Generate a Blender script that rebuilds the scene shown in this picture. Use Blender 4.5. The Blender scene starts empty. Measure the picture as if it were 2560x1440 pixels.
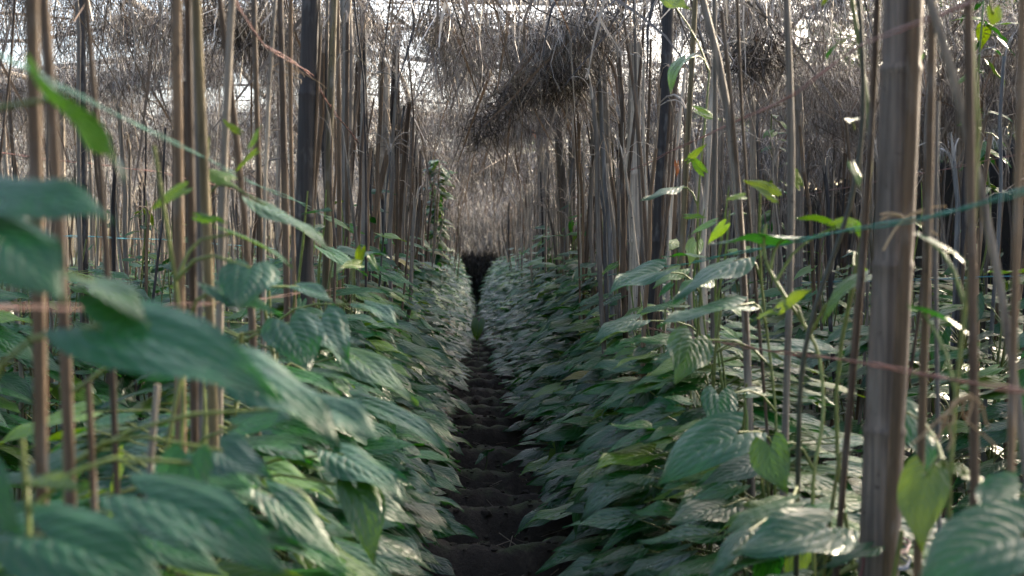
import bpy, math, random
import numpy as np
from mathutils import Vector
random.seed(7); rng = np.random.default_rng(11)
R = math.radians
SC = bpy.context.scene
COL = SC.collection

# ------------------------------------------------------------------ camera numbers
EYE = np.array([0.0, 0.0, 1.10]); FPX = 2844.0
PIT, YAW = math.atan(80/FPX), math.atan(95/FPX)
FW = np.array([math.sin(YAW)*math.cos(PIT), math.cos(YAW)*math.cos(PIT), -math.sin(PIT)])
RT = np.array([math.cos(YAW), -math.sin(YAW), 0.0]); UP = np.cross(RT, FW)
def ray(px, py): return FW*FPX + RT*(px-1280) + UP*(720-py)
def at(px, py, Y):                      # point of the real place seen at that picture position, Y metres down the path
    r = ray(px, py); return EYE + r*(Y/r[1])
def depth_for(px, X, py=640):           # how far along a row at X that picture column lies
    r = ray(px, py); return X*r[1]/r[0]
def proj(p):
    q = np.asarray(p)-EYE; z = q@FW
    return 1280+FPX*(q@RT)/z, 720-FPX*(q@UP)/z, z

# ------------------------------------------------------------------ mesh builder
class MB:
    def __init__(s): s.V=[]; s.F=[]; s.U=[]; s.C=[]; s.n=0
    def add(s, V, F, uv=None, col=(.5,.5,.5)):
        V=np.asarray(V,float); n=len(V)
        s.V.append(V); s.F.append(np.asarray(F,np.int64)+s.n)
        s.U.append(np.zeros((n,2)) if uv is None else uv)
        c=np.asarray(col,float); s.C.append(np.tile(c,(n,1)) if c.ndim==1 else c)
        s.n+=n
    def build(s, name, mat, parent=None, smooth=True, loc=None):
        me=bpy.data.meshes.new(name)
        V=np.concatenate(s.V); U=np.concatenate(s.U); C=np.concatenate(s.C)
        if loc is not None: V=V-np.asarray(loc)
        loops=np.concatenate([f.ravel() for f in s.F]); tot=np.concatenate([np.full(len(f),f.shape[1]) for f in s.F])
        me.vertices.add(len(V)); me.vertices.foreach_set('co',V.ravel())
        me.loops.add(len(loops)); me.loops.foreach_set('vertex_index',loops)
        me.polygons.add(len(tot)); st=np.concatenate([[0],np.cumsum(tot)[:-1]])
        me.polygons.foreach_set('loop_start',st)
        me.update(calc_edges=True)
        me.polygons.foreach_set('use_smooth',np.full(len(tot),smooth))
        uv=me.uv_layers.new(name='UVMap'); uv.data.foreach_set('uv',U[loops].ravel())
        ca=me.color_attributes.new('tint','FLOAT_COLOR','POINT')
        ca.data.foreach_set('color',np.concatenate([C,np.ones((len(C),1))],1).ravel())
        me.materials.append(mat)
        o=bpy.data.objects.new(name,me); COL.objects.link(o)
        if parent is not None: o.parent=parent
        if loc is not None and parent is None: o.location=tuple(loc)
        return o
def tag(o,label=None,cat=None,group=None,kind=None):
    if label: o['label']=label
    if cat: o['category']=cat
    if group: o['group']=group
    if kind: o['kind']=kind
    return o
def empty(name,loc):
    o=bpy.data.objects.new(name,None); COL.objects.link(o); o.location=tuple(loc); o.empty_display_size=.05; return o

def nrm(v): v=np.asarray(v,float); return v/(np.linalg.norm(v,axis=-1,keepdims=True)+1e-9)
def tube(mb,P,rad,ns=6,col=(.5,.5,.5),flat=1.0,rot=0.0,cap=True,lump=None):
    P=np.asarray(P,float); n=len(P); rad=np.broadcast_to(np.asarray(rad,float),(n,))
    T=nrm(np.gradient(P,axis=0)); ref=np.array([0,1,0.]) if abs(T[:,1]).mean()<.8 else np.array([1.,0,0])
    A=nrm(np.cross(T,ref)); B=np.cross(T,A)
    th=np.linspace(0,2*math.pi,ns,endpoint=False)+rot
    ring=(A[:,None]*np.cos(th)[None,:,None]+B[:,None]*np.sin(th)[None,:,None]*flat)
    rr=rad[:,None]*(np.ones(ns) if lump is None else lump)[None,:]
    V=(P[:,None]+ring*rr[:,:,None]).reshape(-1,3)
    i=np.arange(n-1)[:,None]*ns; j=np.arange(ns)[None,:]; k=(j+1)%ns
    F=np.stack([i+j,i+k,i+ns+k,i+ns+j],-1).reshape(-1,4)
    L=np.concatenate([[0],np.cumsum(np.linalg.norm(np.diff(P,axis=0),axis=1))])
    uv=np.stack([np.tile(th/6.283,n),np.repeat(L,ns)],1)
    c=np.asarray(col,float)
    if c.ndim==2 and len(c)==n: c=np.repeat(c,ns,0)
    mb.add(V,F,uv,c)
    if cap:
        m=(n-1)*ns; Vt=np.concatenate([V[m:m+ns],[P[-1]]]); 
        mb.add(Vt,[[a,(a+1)%ns,ns] for a in range(ns)],None,c if c.ndim==1 else c[-1])
def ribbon(mb,P,w,side,col,th=.0012):
    P=np.asarray(P,float); n=len(P); w=np.broadcast_to(np.asarray(w,float),(n,))[:,None]
    T=nrm(np.gradient(P,axis=0)); S=nrm(np.cross(T,side)); N=np.cross(T,S)*th
    V=np.stack([P-S*w-N,P+S*w-N,P+S*w+N,P-S*w+N],1).reshape(-1,3)
    i=np.arange(n-1)[:,None]*4; j=np.arange(4)[None,:]; k=(j+1)%4
    mb.add(V,np.stack([i+j,i+k,i+4+k,i+4+j],-1).reshape(-1,4),np.stack([np.tile([0,.1,.2,.3],n),np.repeat(np.arange(n)*.05,4)],1),col)

# ------------------------------------------------------------------ materials
def newmat(name):
    m=bpy.data.materials.new(name); m.use_nodes=True; nt=m.node_tree; nt.nodes.clear()
    return m,nt
class NT:
    def __init__(s,nt): s.nt=nt
    def n(s,t,**kw):
        x=s.nt.nodes.new(t)
        for k,v in kw.items():
            if k=='i':
                for a,b in v.items():
                    if isinstance(b,bpy.types.NodeSocket): s.nt.links.new(b,x.inputs[a])
                    else: x.inputs[a].default_value=b
            else: setattr(x,k,v)
        return x
    def math(s,op,a,b=0.0,c=None):
        i={0:a,1:b}
        if c is not None: i[2]=c
        return s.n('ShaderNodeMath',operation=op,i=i).outputs[0]
    def mix(s,f,a,b,mode='MIX'):
        x=s.n('ShaderNodeMix',data_type='RGBA',blend_type=mode)
        for idx,v in ((0,f),(6,a),(7,b)):
            if isinstance(v,bpy.types.NodeSocket): s.nt.links.new(v,x.inputs[idx])
            else: x.inputs[idx].default_value=v
        return x.outputs[2]
    def noise(s,vec,scale,detail=4,rough=.6):
        return s.n('ShaderNodeTexNoise',i={'Vector':vec,'Scale':scale,'Detail':detail,'Roughness':rough})
    def ramp(s,f,pts):
        r=s.n('ShaderNodeValToRGB',i={0:f}); e=r.color_ramp.elements
        while len(e)<len(pts): e.new(.5)
        for a,(p,c) in zip(e,pts): a.position=p; a.color=c if len(c)==4 else (*c,1)
        return r.outputs[0]
    def maprange(s,v,a,b,c,d):
        return s.n('ShaderNodeMapRange',i={0:v,1:a,2:b,3:c,4:d}).outputs[0]

def mat_leaf():
    m,nt=newmat('betel_leaf'); g=NT(nt)
    tint=g.n('ShaderNodeVertexColor',layer_name='tint').outputs[0]
    uv=g.n('ShaderNodeUVMap',uv_map='UVMap').outputs[0]; sp=g.n('ShaderNodeSeparateXYZ',i={0:uv})
    u=g.math('ABSOLUTE',g.math('MULTIPLY_ADD',sp.outputs[0],2,-1)); v=sp.outputs[1]
    geo=g.n('ShaderNodeNewGeometry'); pos=g.n('ShaderNodeTexCoord').outputs['Object']
    # primary veins arch from base to tip, rung veins between them
    p1=g.math('ABSOLUTE',g.math('SINE',g.math('MULTIPLY',g.math('MULTIPLY_ADD',v,.06,u),math.pi/.40)))
    nz=g.noise(pos,45,2,.5).outputs[0]
    rung=g.math('ABSOLUTE',g.math('SINE',g.math('MULTIPLY_ADD',u,-10.0,g.math('MULTIPLY_ADD',v,23.5,g.math('MULTIPLY',nz,2.5)))))
    mid=g.maprange(u,0,.05,1,0)
    h=g.math('ADD',g.math('MULTIPLY',g.math('POWER',p1,.35),.55),g.math('MULTIPLY',g.math('POWER',rung,.45),.6))
    h=g.math('ADD',h,g.math('MULTIPLY',nz,.5))
    bump=g.n('ShaderNodeBump',i={'Strength':.85,'Distance':.0022,'Height':h}).outputs[0]
    vein=g.math('MAXIMUM',g.math('MULTIPLY',g.maprange(p1,0,.12,1,0),.6),mid); vein2=g.maprange(rung,0,.14,.4,0)
    big=g.noise(pos,9,3,.55).outputs[0]
    base=g.mix(g.maprange(big,.35,.7,0,.5),tint,g.mix(1,tint,(.8,.85,1.1,1),'MULTIPLY'))
    base=g.mix(g.math('MULTIPLY',g.math('MAXIMUM',vein,vein2),.55),base,g.mix(1,tint,(2.0,1.75,1.2,1),'MULTIPLY'))
    spots=g.noise(pos,160,2,.5).outputs[0]
    base=g.mix(g.maprange(spots,.72,.78,0,.5),base,(.06,.06,.02,1))
    under=g.mix(1,base,(1.35,1.30,.85,1),'MULTIPLY')
    colr=g.mix(geo.outputs['Backfacing'],base,under)
    rough=g.maprange(big,.3,.7,.25,.36); rough=g.math('ADD',rough,g.math('MULTIPLY',geo.outputs['Backfacing'],.2))
    bs=g.n('ShaderNodeBsdfPrincipled',i={'Base Color':colr,'Roughness':rough,'Normal':bump,'IOR':1.5,'Specular IOR Level':.55})
    tl=g.n('ShaderNodeBsdfTranslucent',i={'Color':g.mix(1,base,(3.8,3.0,.4,1),'MULTIPLY'),'Normal':bump})
    mx=g.n('ShaderNodeMixShader',i={0:.22,1:bs.outputs[0],2:tl.outputs[0]})
    o=g.n('ShaderNodeOutputMaterial',i={0:mx.outputs[0]}); return m
def mat_wood(name,bamboo=False):
    m,nt=newmat(name); g=NT(nt)
    tint=g.n('ShaderNodeVertexColor',layer_name='tint').outputs[0]
    tc=g.n('ShaderNodeNewGeometry').outputs['Position']
    mp=g.n('ShaderNodeMapping',i={0:tc,3:(130,130,3.2)}).outputs[0]
    fib=g.noise(mp,1.0,5,.7).outputs[0]
    mp2=g.n('ShaderNodeMapping',i={0:tc,3:(14,14,4)}).outputs[0]
    pat=g.noise(mp2,1.0,4,.6).outputs[0]
    c=g.mix(1,tint,g.ramp(fib,[(.28,(.28,.26,.24)),(.5,(.85,.85,.85)),(.72,(1.75,1.7,1.6))]),'MULTIPLY')
    c=g.mix(g.maprange(pat,.45,.72,0,.65),c,g.mix(1,c,(.40,.36,.34,1),'MULTIPLY'))
    gr=g.noise(mp2,2.3,3,.6).outputs[0]
    c=g.mix(g.maprange(gr,.55,.75,0,.45),c,(.21,.20,.19,1))
    spot=g.noise(tc,70,2,.5).outputs[0]
    c=g.mix(g.maprange(spot,.68,.74,0,.7),c,(.03,.022,.018,1))
    b=g.n('ShaderNodeBump',i={'Strength':.6,'Distance':.003,'Height':g.math('ADD',fib,g.math('MULTIPLY',pat,.5))}).outputs[0]
    bs=g.n('ShaderNodeBsdfPrincipled',i={'Base Color':c,'Roughness':.72 if not bamboo else .6,'Normal':b,'Specular IOR Level':.35})
    g.n('ShaderNodeOutputMaterial',i={0:bs.outputs[0]}); return m
def mat_straw():
    m,nt=newmat('dry_straw'); g=NT(nt)
    tint=g.n('ShaderNodeVertexColor',layer_name='tint').outputs[0]
    bs=g.n('ShaderNodeBsdfPrincipled',i={'Base Color':tint,'Roughness':.5,'Specular IOR Level':.5})
    tl=g.n('ShaderNodeBsdfTranslucent',i={'Color':tint}); mx=g.n('ShaderNodeMixShader',i={0:.16,1:bs.outputs[0],2:tl.outputs[0]})
    g.n('ShaderNodeOutputMaterial',i={0:mx.outputs[0]}); return m
def mat_stem():
    m,nt=newmat('vine_stem'); g=NT(nt)
    tint=g.n('ShaderNodeVertexColor',layer_name='tint').outputs[0]
    nz=g.noise(g.n('ShaderNodeNewGeometry').outputs['Position'],60,3,.6).outputs[0]
    c=g.mix(1,tint,g.ramp(nz,[(.3,(.6,.6,.6)),(.7,(1.3,1.3,1.2))]),'MULTIPLY')
    bs=g.n('ShaderNodeBsdfPrincipled',i={'Base Color':c,'Roughness':.45})
    g.n('ShaderNodeOutputMaterial',i={0:bs.outputs[0]}); return m
def mat_soil():
    m,nt=newmat('moist_soil'); g=NT(nt)
    pos=g.n('ShaderNodeNewGeometry').outputs['Position']
    a=g.noise(pos,9,8,.7).outputs[0]; b=g.noise(pos,55,6,.75).outputs[0]
    c=g.ramp(a,[(.3,(.020,.014,.010)),(.55,(.045,.033,.024)),(.75,(.095,.072,.055))])
    nrmz=g.n('ShaderNodeSeparateXYZ',i={0:g.n('ShaderNodeNewGeometry').outputs['Normal']}).outputs[2]
    ms=g.noise(pos,6,6,.75).outputs[0]
    c=g.mix(g.math('MULTIPLY',g.maprange(ms,.44,.58,0,.85),g.maprange(nrmz,.7,.93,0,1)),c,(.07,.09,.035,1))
    c=g.mix(g.maprange(b,.35,.7,.5,0),c,(.012,.009,.007,1))
    h=g.math('ADD',a,g.math('MULTIPLY',b,.5))
    bp=g.n('ShaderNodeBump',i={'Strength':.9,'Distance':.02,'Height':h}).outputs[0]
    bs=g.n('ShaderNodeBsdfPrincipled',i={'Base Color':c,'Roughness':.8,'Normal':bp,'Specular IOR Level':.3})
    g.n('ShaderNodeOutputMaterial',i={0:bs.outputs[0]}); return m
def mat_twine():
    m,nt=newmat('twine'); g=NT(nt)
    tint=g.n('ShaderNodeVertexColor',layer_name='tint').outputs[0]
    bs=g.n('ShaderNodeBsdfPrincipled',i={'Base Color':tint,'Roughness':.4})
    g.n('ShaderNodeOutputMaterial',i={0:bs.outputs[0]}); return m
def mat_grass():
    m,nt=newmat('field_ground'); g=NT(nt)
    pos=g.n('ShaderNodeNewGeometry').outputs['Position']
    a=g.noise(pos,.35,8,.7).outputs[0]
    c=g.ramp(a,[(.3,(.03,.045,.015)),(.6,(.06,.07,.03)),(.8,(.10,.08,.05))])
    bs=g.n('ShaderNodeBsdfPrincipled',i={'Base Color':c,'Roughness':.9}); g.n('ShaderNodeOutputMaterial',i={0:bs.outputs[0]}); return m
M_LEAF=mat_leaf(); M_WOOD=mat_wood('weathered_stick'); M_BAM=mat_wood('weathered_bamboo',True); M_STRAW=mat_straw()
M_STEM=mat_stem(); M_SOIL=mat_soil(); M_TW=mat_twine(); M_FIELD=mat_grass()

# ------------------------------------------------------------------ leaf shapes
FV=np.array([0,.04,.10,.18,.28,.40,.52,.64,.76,.86,.93,1.0]); FWd=np.array([.50,.74,.90,.985,1.0,.93,.80,.62,.40,.21,.09,.0])
def leaf_template(nu,nv,seed):
    r=random.Random(seed)
    u=np.linspace(-1,1,nu); v=np.linspace(0,1,nv)**1.0
    U,V=np.meshgrid(u,v); W=np.interp(V,FV,FWd)*r.uniform(.24,.31)
    asym=r.uniform(-.05,.05)
    X=U*W+asym*np.sin(V*3.14)
    Y=V-.15*(np.abs(U)**1.3)*np.clip(1-V*2.2,0,1)**2+.09*np.exp(-(U/.22)**2)*np.clip(1-V*5,0,1)
    au=np.abs(U); ph=r.uniform(0,6.28); k=r.uniform(.06,.22); fold=r.uniform(-.05,.30)
    Z=-k*V**2.1+fold*np.abs(X)*(1-V*.5)-.35*np.maximum(np.abs(X)-.16,0)
    Z+=(.009*np.abs(np.sin(U*math.pi/.40))**.7+.007*np.abs(np.sin((V*7.5-np.abs(U)*3.2)*math.pi/1.0))**.7)*np.sin(np.clip(V*1.05,0,1)*math.pi)**.5
    Z+=.035*r.uniform(.3,1.5)*np.sin(V*r.uniform(6,11)+ph+(U>0)*r.uniform(0,3))*au**2
    X=X+.03*np.sin(V*4+ph); tw=r.uniform(-.22,.22)
    X,Z=X*np.cos(tw*V)-Z*np.sin(tw*V),X*np.sin(tw*V)+Z*np.cos(tw*V)
    P=np.stack([X,Y,Z],-1).reshape(-1,3)
    i=np.arange(nv-1)[:,None]*nu; j=np.arange(nu-1)[None,:]
    F=np.stack([i+j,i+j+1,i+nu+j+1,i+nu+j],-1).reshape(-1,4)
    return P,F,np.stack([(U+1)/2,V],-1).reshape(-1,2)
LT={0:[leaf_template(17,18,s) for s in range(12)],1:[leaf_template(11,10,s) for s in range(12)],2:[leaf_template(5,6,s) for s in range(12)]}
def put_leaf(mb,base,t,n,L,col,lod=1,tmpl=None,wide=1.0):
    P,F,uv=LT[lod][random.randrange(12) if tmpl is None else tmpl]
    t=nrm(t); n=np.asarray(n,float); s=nrm(np.cross(t,n)); n=np.cross(s,t)
    V=np.asarray(base)+L*(P[:,:1]*s*wide+P[:,1:2]*t+P[:,2:3]*n)
    mb.add(V,F,uv,col)
def leaf_col(young=.12):
    if random.random()<.008: return np.array([.12,.11,.015])*random.uniform(.5,1.1)
    if random.random()<young:
        a=random.random(); c=np.array([.035,.110,.012])*(1-a)+np.array([.075,.140,.012])*a
    else:
        a=random.random(); c=np.array([.004,.052,.014])*(1-a)+np.array([.013,.088,.010])*a
    return c*random.uniform(.65,1.3)

# ------------------------------------------------------------------ setting: ground, path
ROWS={'L1':-.45,'L2':-1.5,'L3':-2.55,'L4':-3.6,'L5':-4.7,'L6':-5.9,'R1':.65,'R2':1.7,'R3':2.75,'R4':3.6}
def fbm(x,y,seed,freqs=(1,2.3,5.1,11)):
    r=np.random.default_rng(seed); o=0
    for k,f in enumerate(freqs):
        for _ in range(3):
            a=r.uniform(0,6.28); o=o+np.sin((x*math.cos(a)+y*math.sin(a))*f*6.28+r.uniform(0,6.28))/(1.6**k)/3
    return o
xs=np.concatenate([np.linspace(-9,-.75,40),np.linspace(-.7,1.0,90),np.linspace(1.05,6,30)]); ys=np.concatenate([np.linspace(-3,2.8,12),np.arange(2.9,16,.028),np.linspace(16,36,160)])
X,Y=np.meshgrid(xs,ys)
ph=((Y+.05*fbm(X*.8,Y*.5,5)+.03*np.sin(X*7+np.floor(Y/.52)*2.1)-.02)/.52)%1.0                     # trodden cross ridges, one every half metre
ridge=np.where(ph<.30,(np.sin(ph/.30*math.pi-math.pi/2)+1)/2,((np.cos((ph-.30)/.70*math.pi)+1)/2)**.75)
inpath=np.exp(-((X-.10)/.42)**4)
Z=.135*ridge*inpath*(1+.3*fbm(X*.7,Y*.4,8))+.012*fbm(X,Y,3,(1.1,3.1,7.3))+.009*fbm(X,Y,4,(9,13,17))+.10*(1-inpath)*(1-.35*np.cos((X-.10)/1.05*6.28))-.03
ZPATH=Z; nx,ny=len(xs),len(ys); i=np.arange(ny-1)[:,None]*nx; j=np.arange(nx-1)[None,:]
mb=MB(); mb.add(np.stack([X,Y,Z],-1).reshape(-1,3),np.stack([i+j,i+j+1,i+nx+j+1,i+nx+j],-1).reshape(-1,4))
path=mb.build('path',M_SOIL); tag(path,kind='structure')
mb=MB(); g=np.linspace(-1,1,41); g=np.sign(g)*np.abs(g)**3*900; X,Y=np.meshgrid(g,g)
i=np.arange(40)[:,None]*41; j=np.arange(40)[None,:]
mb.add(np.stack([X,Y,np.full_like(X,-.12)],-1).reshape(-1,3),np.stack([i+j,i+j+1,i+42+j,i+41+j],-1).reshape(-1,4))
tag(mb.build('ground',M_FIELD),kind='structure')

# ------------------------------------------------------------------ sticks and posts
TINTS={'umber':(.165,.135,.115),'tan':(.165,.110,.066),'brown':(.105,.071,.046),'grey':(.19,.165,.138),'pale':(.40,.345,.28),'dark':(.035,.031,.032),'olive':(.13,.105,.055),'slate':(.12,.122,.125)}
def stick_line(x,y,h,lean,bend,n=12):
    t=np.linspace(0,1,n); a=random.uniform(0,6.28)
    P=np.stack([x+lean[0]*t+bend[0]*np.sin(t*3.1)+.009*np.sin(t*9+a)+.004*np.sin(t*23+2*a),y+lean[1]*t+bend[1]*np.sin(t*3.1),t*h-.03],1)
    return P
def fray(mb,P,r,col,n=4,amp=1.0):
    T=nrm(P[-1]-P[-2])
    for k in range(n):
        a=random.uniform(0,6.28); o=np.array([math.cos(a),math.sin(a)*.6,0]); L=random.uniform(.09,.30)*amp
        t=np.linspace(0,1,6)[:,None]; c=random.uniform(.1,.9)
        Q=P[-1]+o*r*.5+T*L*(t-.15)*(1-.3*c*t)+o*L*c*(t**2)*.9-np.array([0,0,1])*L*c*.7*t**3
        ribbon(mb,Q,r*random.uniform(.25,.6)*(1-.75*t[:,0]),o+np.array([.3,.2,0]),np.array(col)*random.uniform(.9,1.4),th=.0008)
def bamboo_profile(P,r):
    # resample and raise a ring at each node
    L=np.concatenate([[0],np.cumsum(np.linalg.norm(np.diff(P,axis=0),axis=1))]); tot=L[-1]
    s=[0]; z=random.uniform(.05,.25)
    marks=[]
    while z<tot-.04: marks.append(z); z+=random.uniform(.24,.34)
    for m in marks: s+= [m-.03,m-.009,m-.003,m+.003,m+.010,m+.035]
    s=np.unique(np.clip(s+[tot],0,tot)); rr=np.full(len(s),r)*(1-.12*s/tot)
    for m in marks:
        rr*=1+.10*np.exp(-((s-m)/.006)**2)-.035*np.exp(-((s-m-.014)/.01)**2)
    Q=np.stack([np.interp(s,L,P[:,k]) for k in range(3)],1); return Q,rr
STICKS=[]   # every stick as a record; the largest in view become objects
def rec(kind,row,P,r,tint,fr,flat=1.0,label=None):
    STICKS.append(dict(kind=kind,row=row,P=np.asarray(P,float),r=r,tint=tint,fr=fr,flat=flat,label=label))
def hero(row,pts,w,tint,kind='stick',fr=0,label=None,flat=.8,dx=0.0,Yv=None):
    Yd=Yv or depth_for(np.interp(640,[p[1] for p in pts],[p[0] for p in pts]) if len(pts)>1 else pts[0][0],ROWS[row]+dx)
    Q=[at(px,py,Yd) for px,py in sorted(pts,key=lambda p:-p[1])]
    Q=np.array(Q)
    b=Q[0]; d=(Q[0]-Q[1]) if len(Q)>1 else np.array([0,0,-1.]); d=d/abs(d[2])
    d[:2]*=.6
    Q=np.concatenate([[b+d*(b[2]+.02)],Q])
    if min(p[1] for p in pts)<=2:
        tp=Q[-1]; d=(Q[-1]-Q[-2]); d=d/abs(d[2]); d[:2]*=.7
        top=random.uniform(2.12,2.24)
        if tp[2]<top-.05: Q=np.concatenate([Q,[tp+d*(top-tp[2])]])
    # resample smooth
    L=np.concatenate([[0],np.cumsum(np.linalg.norm(np.diff(Q,axis=0),axis=1))]); s=np.linspace(0,L[-1],16)
    Q=np.stack([np.interp(s,L,Q[:,k]) for k in range(3)],1)
    for _ in range(3): Q[1:-1]=(Q[:-2]+2*Q[1:-1]+Q[2:])/4
    Q[:,1]+=np.linspace(random.uniform(-.03,.03),random.uniform(-.03,.03),16)
    rec(kind,row,Q,w*Yd/FPX/2*(.86 if w<60 else 1.1),tint,fr,flat,label)
H=hero
# left side, near to far
H('L1',[(78,0),(95,400),(105,800),(112,1300)],46,'tan',label='blurred tan stick nearest the left edge, behind the big leaves')
H('L1',[(112,0),(150,400),(170,900)],36,'brown',label='blurred brown stick, second from the left edge')
H('L1',[(225,0),(245,200),(282,600),(300,1190)],22,'brown',Yv=1.45,label='dark brown stick leaning left, third from the left edge')
H('L2',[(208,0),(210,300),(215,660)],27,'dark','post',label='blackened thin post left of the near tan sticks, second row left')
H('L1',[(205,960),(225,1300)],27,'brown',dx=.02,Yv=1.28,label='short brown stick standing under the largest blurred leaf')
H('L1',[(440,0),(448,600),(455,1140)],40,'tan',flat=.6,label='broad tan stick at the left of the near cluster of four')
H('L1',[(470,0),(480,600),(487,1100)],26,'brown',dx=.012,label='brown stick second in the near cluster of four')
H('L1',[(484,0),(496,500),(500,1000)],26,'slate',dx=.02,Yv=1.9,label='slate grey stick third in the near cluster of four')
H('L1',[(497,0),(512,300),(535,800),(545,1200)],30,'olive',Yv=1.86,label='olive brown stick at the right of the near cluster of four')
H('L1',[(585,0),(562,300),(552,600),(548,800)],26,'grey',label='grey stick with a bend, just right of the near cluster of four')
H('L1',[(548,0),(580,200),(610,500),(628,700),(635,820)],23,'brown',Yv=2.1,label='brown stick leaning left across the grey bent one')
H('L1',[(640,0),(648,300),(660,640)],19,'tan',dx=-.02,label='slim tan stick between grey bent stick and thick dark post')
H('L1',[(690,0),(672,150),(662,400),(660,700)],13,'pale',label='thin pale stick bowed to the right beside thick dark post')
H('L1',[(700,0),(708,300),(716,700)],24,'brown',label='brown stick touching the left side of the thick dark post')
H('L1',[(725,0),(722,300),(735,760)],16,'tan',Yv=2.8,label='tan lath in front of the thick dark post')
H('L1',[(778,0),(768,250),(760,500),(757,770)],58,'dark','post',flat=.9,label='thickest dark bamboo post in the row left of the path')
H('L1',[(800,60),(790,300),(775,520)],13,'tan',fr=3,Yv=3.0,label='frayed tan lath leaning on the thick dark post')
H('L1',[(820,0),(815,300),(812,640)],12,'grey')
H('L1',[(845,0),(850,300),(848,740)],14,'tan')
H('L1',[(872,60),(868,300),(872,740)],16,'brown',fr=2)
H('L1',[(905,0),(912,400),(920,740)],21,'dark','post',label='slim black post right of the thickest dark post, left row')
H('L1',[(992,90),(985,300),(972,740)],26,'dark','post',fr=3,label='dark frayed bamboo post, third along the row left of the path')
H('L1',[(1030,250),(1032,640)],15,'grey','post',fr=4)
# lower ends seen below the big leaves
H('L1',[(395,960),(370,1210)],22,'grey',Yv=1.5,label='grey stick slanting under the largest blurred leaf')
# right side
H('R1',[(1350,330),(1360,640)],24,'grey','post',fr=4)
H('R1',[(1390,240),(1405,450),(1418,720)],28,'grey','post',fr=3,label='grey bamboo post with a split top, middle of right row')
H('R1',[(1500,115),(1515,400),(1532,770)],37,'grey','post',fr=5,label='tall grey bamboo post with torn bark hanging from its top')
H('R1',[(1674,0),(1668,250),(1650,550),(1632,840)],38,'dark','post',label='curved blackened bamboo post in the row right of the path')
H('R1',[(1740,0),(1722,300),(1700,720)],18,'olive',label='olive stick just right of the curved black post')
H('R1',[(1783,0),(1788,300),(1782,720)],18,'grey')
H('R1',[(1760,0),(1800,90),(1828,250),(1842,450),(1860,720),(1870,1000)],26,'grey',flat=.7,label='grey stick arching to the left at its top, right row')
H('R1',[(1800,30),(1822,200),(1838,400),(1852,600)],16,'brown',Yv=2.75)
H('R1',[(1838,0),(1850,300),(1880,640),(1900,800)],12,'brown')
H('R2',[(1878,185),(1884,400),(1885,760)],22,'pale','post',fr=2,label='pale bamboo post of the second row right, seen behind the arching stick')
H('R1',[(1972,0),(1992,300),(1985,640),(1975,880)],23,'grey',label='wavy grey stick alone between arching stick and large post')
H('R1',[(1585,0),(1590,300),(1608,640)],12,'grey')
H('R1',[(1560,30),(1600,300),(1622,640)],13,'brown',fr=2)
H('R1',[(1625,100),(1622,300),(1600,640)],11,'tan')
H('R1',[(2192,0),(2180,300),(2155,640),(2120,1000),(2080,1440)],25,'brown',Yv=1.86,label='brown stick crossing behind the large bamboo post, foot to the left')
H('R1',[(2247,0),(2232,400),(2215,800),(2192,1200),(2185,1440)],94,'umber','post',flat=1.0,Yv=1.85,label='largest bamboo post, blurred, in the right foreground')
H('R1',[(2288,0),(2280,300),(2262,700),(2232,1100),(2215,1440)],36,'tan',Yv=1.78,label='tan lath lashed along the right side of the largest bamboo post')
H('R1',[(2335,0),(2330,400),(2318,800),(2300,1350)],31,'tan',label='blurred tan stick right of the largest bamboo post')
H('R1',[(2350,250),(2342,640),(2352,1150)],17,'slate',Yv=1.9,label='slate stick half hidden behind the blurred tan stick')
H('R1',[(2435,0),(2440,400),(2452,800),(2455,1260)],30,'brown',label='brown blurred stick crossed by a slanting grey one')
H('R1',[(2330,0),(2390,120),(2440,330),(2490,600),(2540,850)],27,'grey',Yv=1.5,label='slanting grey stick that crosses the brown blurred stick')
H('R1',[(2556,0),(2540,500),(2520,900),(2512,1300)],25,'tan',label='blurred tan stick nearest the right edge')
H('R2',[(2095,1440),(2270,950),(2300,640)],14,'brown',Yv=2.4)
hero_posts=True
# generic sticks of every row
def fill_row(row,y0,y1,step,hmin,hmax,rmin,rmax,jx=.05):
    y=y0
    while y<y1:
        h=random.uniform(hmin,hmax)
        if random.random()<.05: h=2.2
        tn=random.choices(['tan','brown','grey','pale','dark','olive','slate'],[22,22,28,10,9,5,4] if y<6 else [14,12,32,34,6,2,2])[0]  # far sticks paler: bleached wood, plus light from above put into the tint
        r=random.uniform(rmin,rmax)*(.6 if random.random()<.5 else 1)
        x=ROWS[row]+random.gauss(0,jx)
        P=stick_line(x,y+random.uniform(-.3,.3)*step,h,(random.gauss(0,.085),random.gauss(0,.05)),(random.gauss(0,.03),random.gauss(0,.02)),10 if y<8 else 6)
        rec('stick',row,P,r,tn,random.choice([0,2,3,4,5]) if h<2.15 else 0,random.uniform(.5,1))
        y+=step*random.uniform(.5,1.5)
    y=max(y0,5.0 if y0>0 and row[1]!='1' else y0)+random.uniform(.5,1.5)
    while y<y1:
        P=stick_line(ROWS[row]+random.gauss(0,.03),y,random.uniform(1.9,2.2),(random.gauss(0,.03),random.gauss(0,.03)),(0,0),8)
        rec('post',row,P,random.uniform(.022,.036),random.choice(['grey','dark','grey','pale','brown']),random.choice([0,2,4]),.95)
        y+=random.uniform(1.4,2.4)
fill_row('L1',3.2,27,.054,1.35,1.95,.007,.014)
fill_row('R1',3.5,27,.054,1.3,1.92,.007,.014)
fill_row('L2',2.2,26,.090,1.25,1.85,.007,.014,.09)
fill_row('R2',3.0,26,.090,1.25,1.85,.007,.014,.09)
for r_,y0 in (('L3',4.5),('L4',6.5),('L5',9),('L6',11)): fill_row(r_,y0,26,.12,1.25,1.9,.008,.016,.12)
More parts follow.
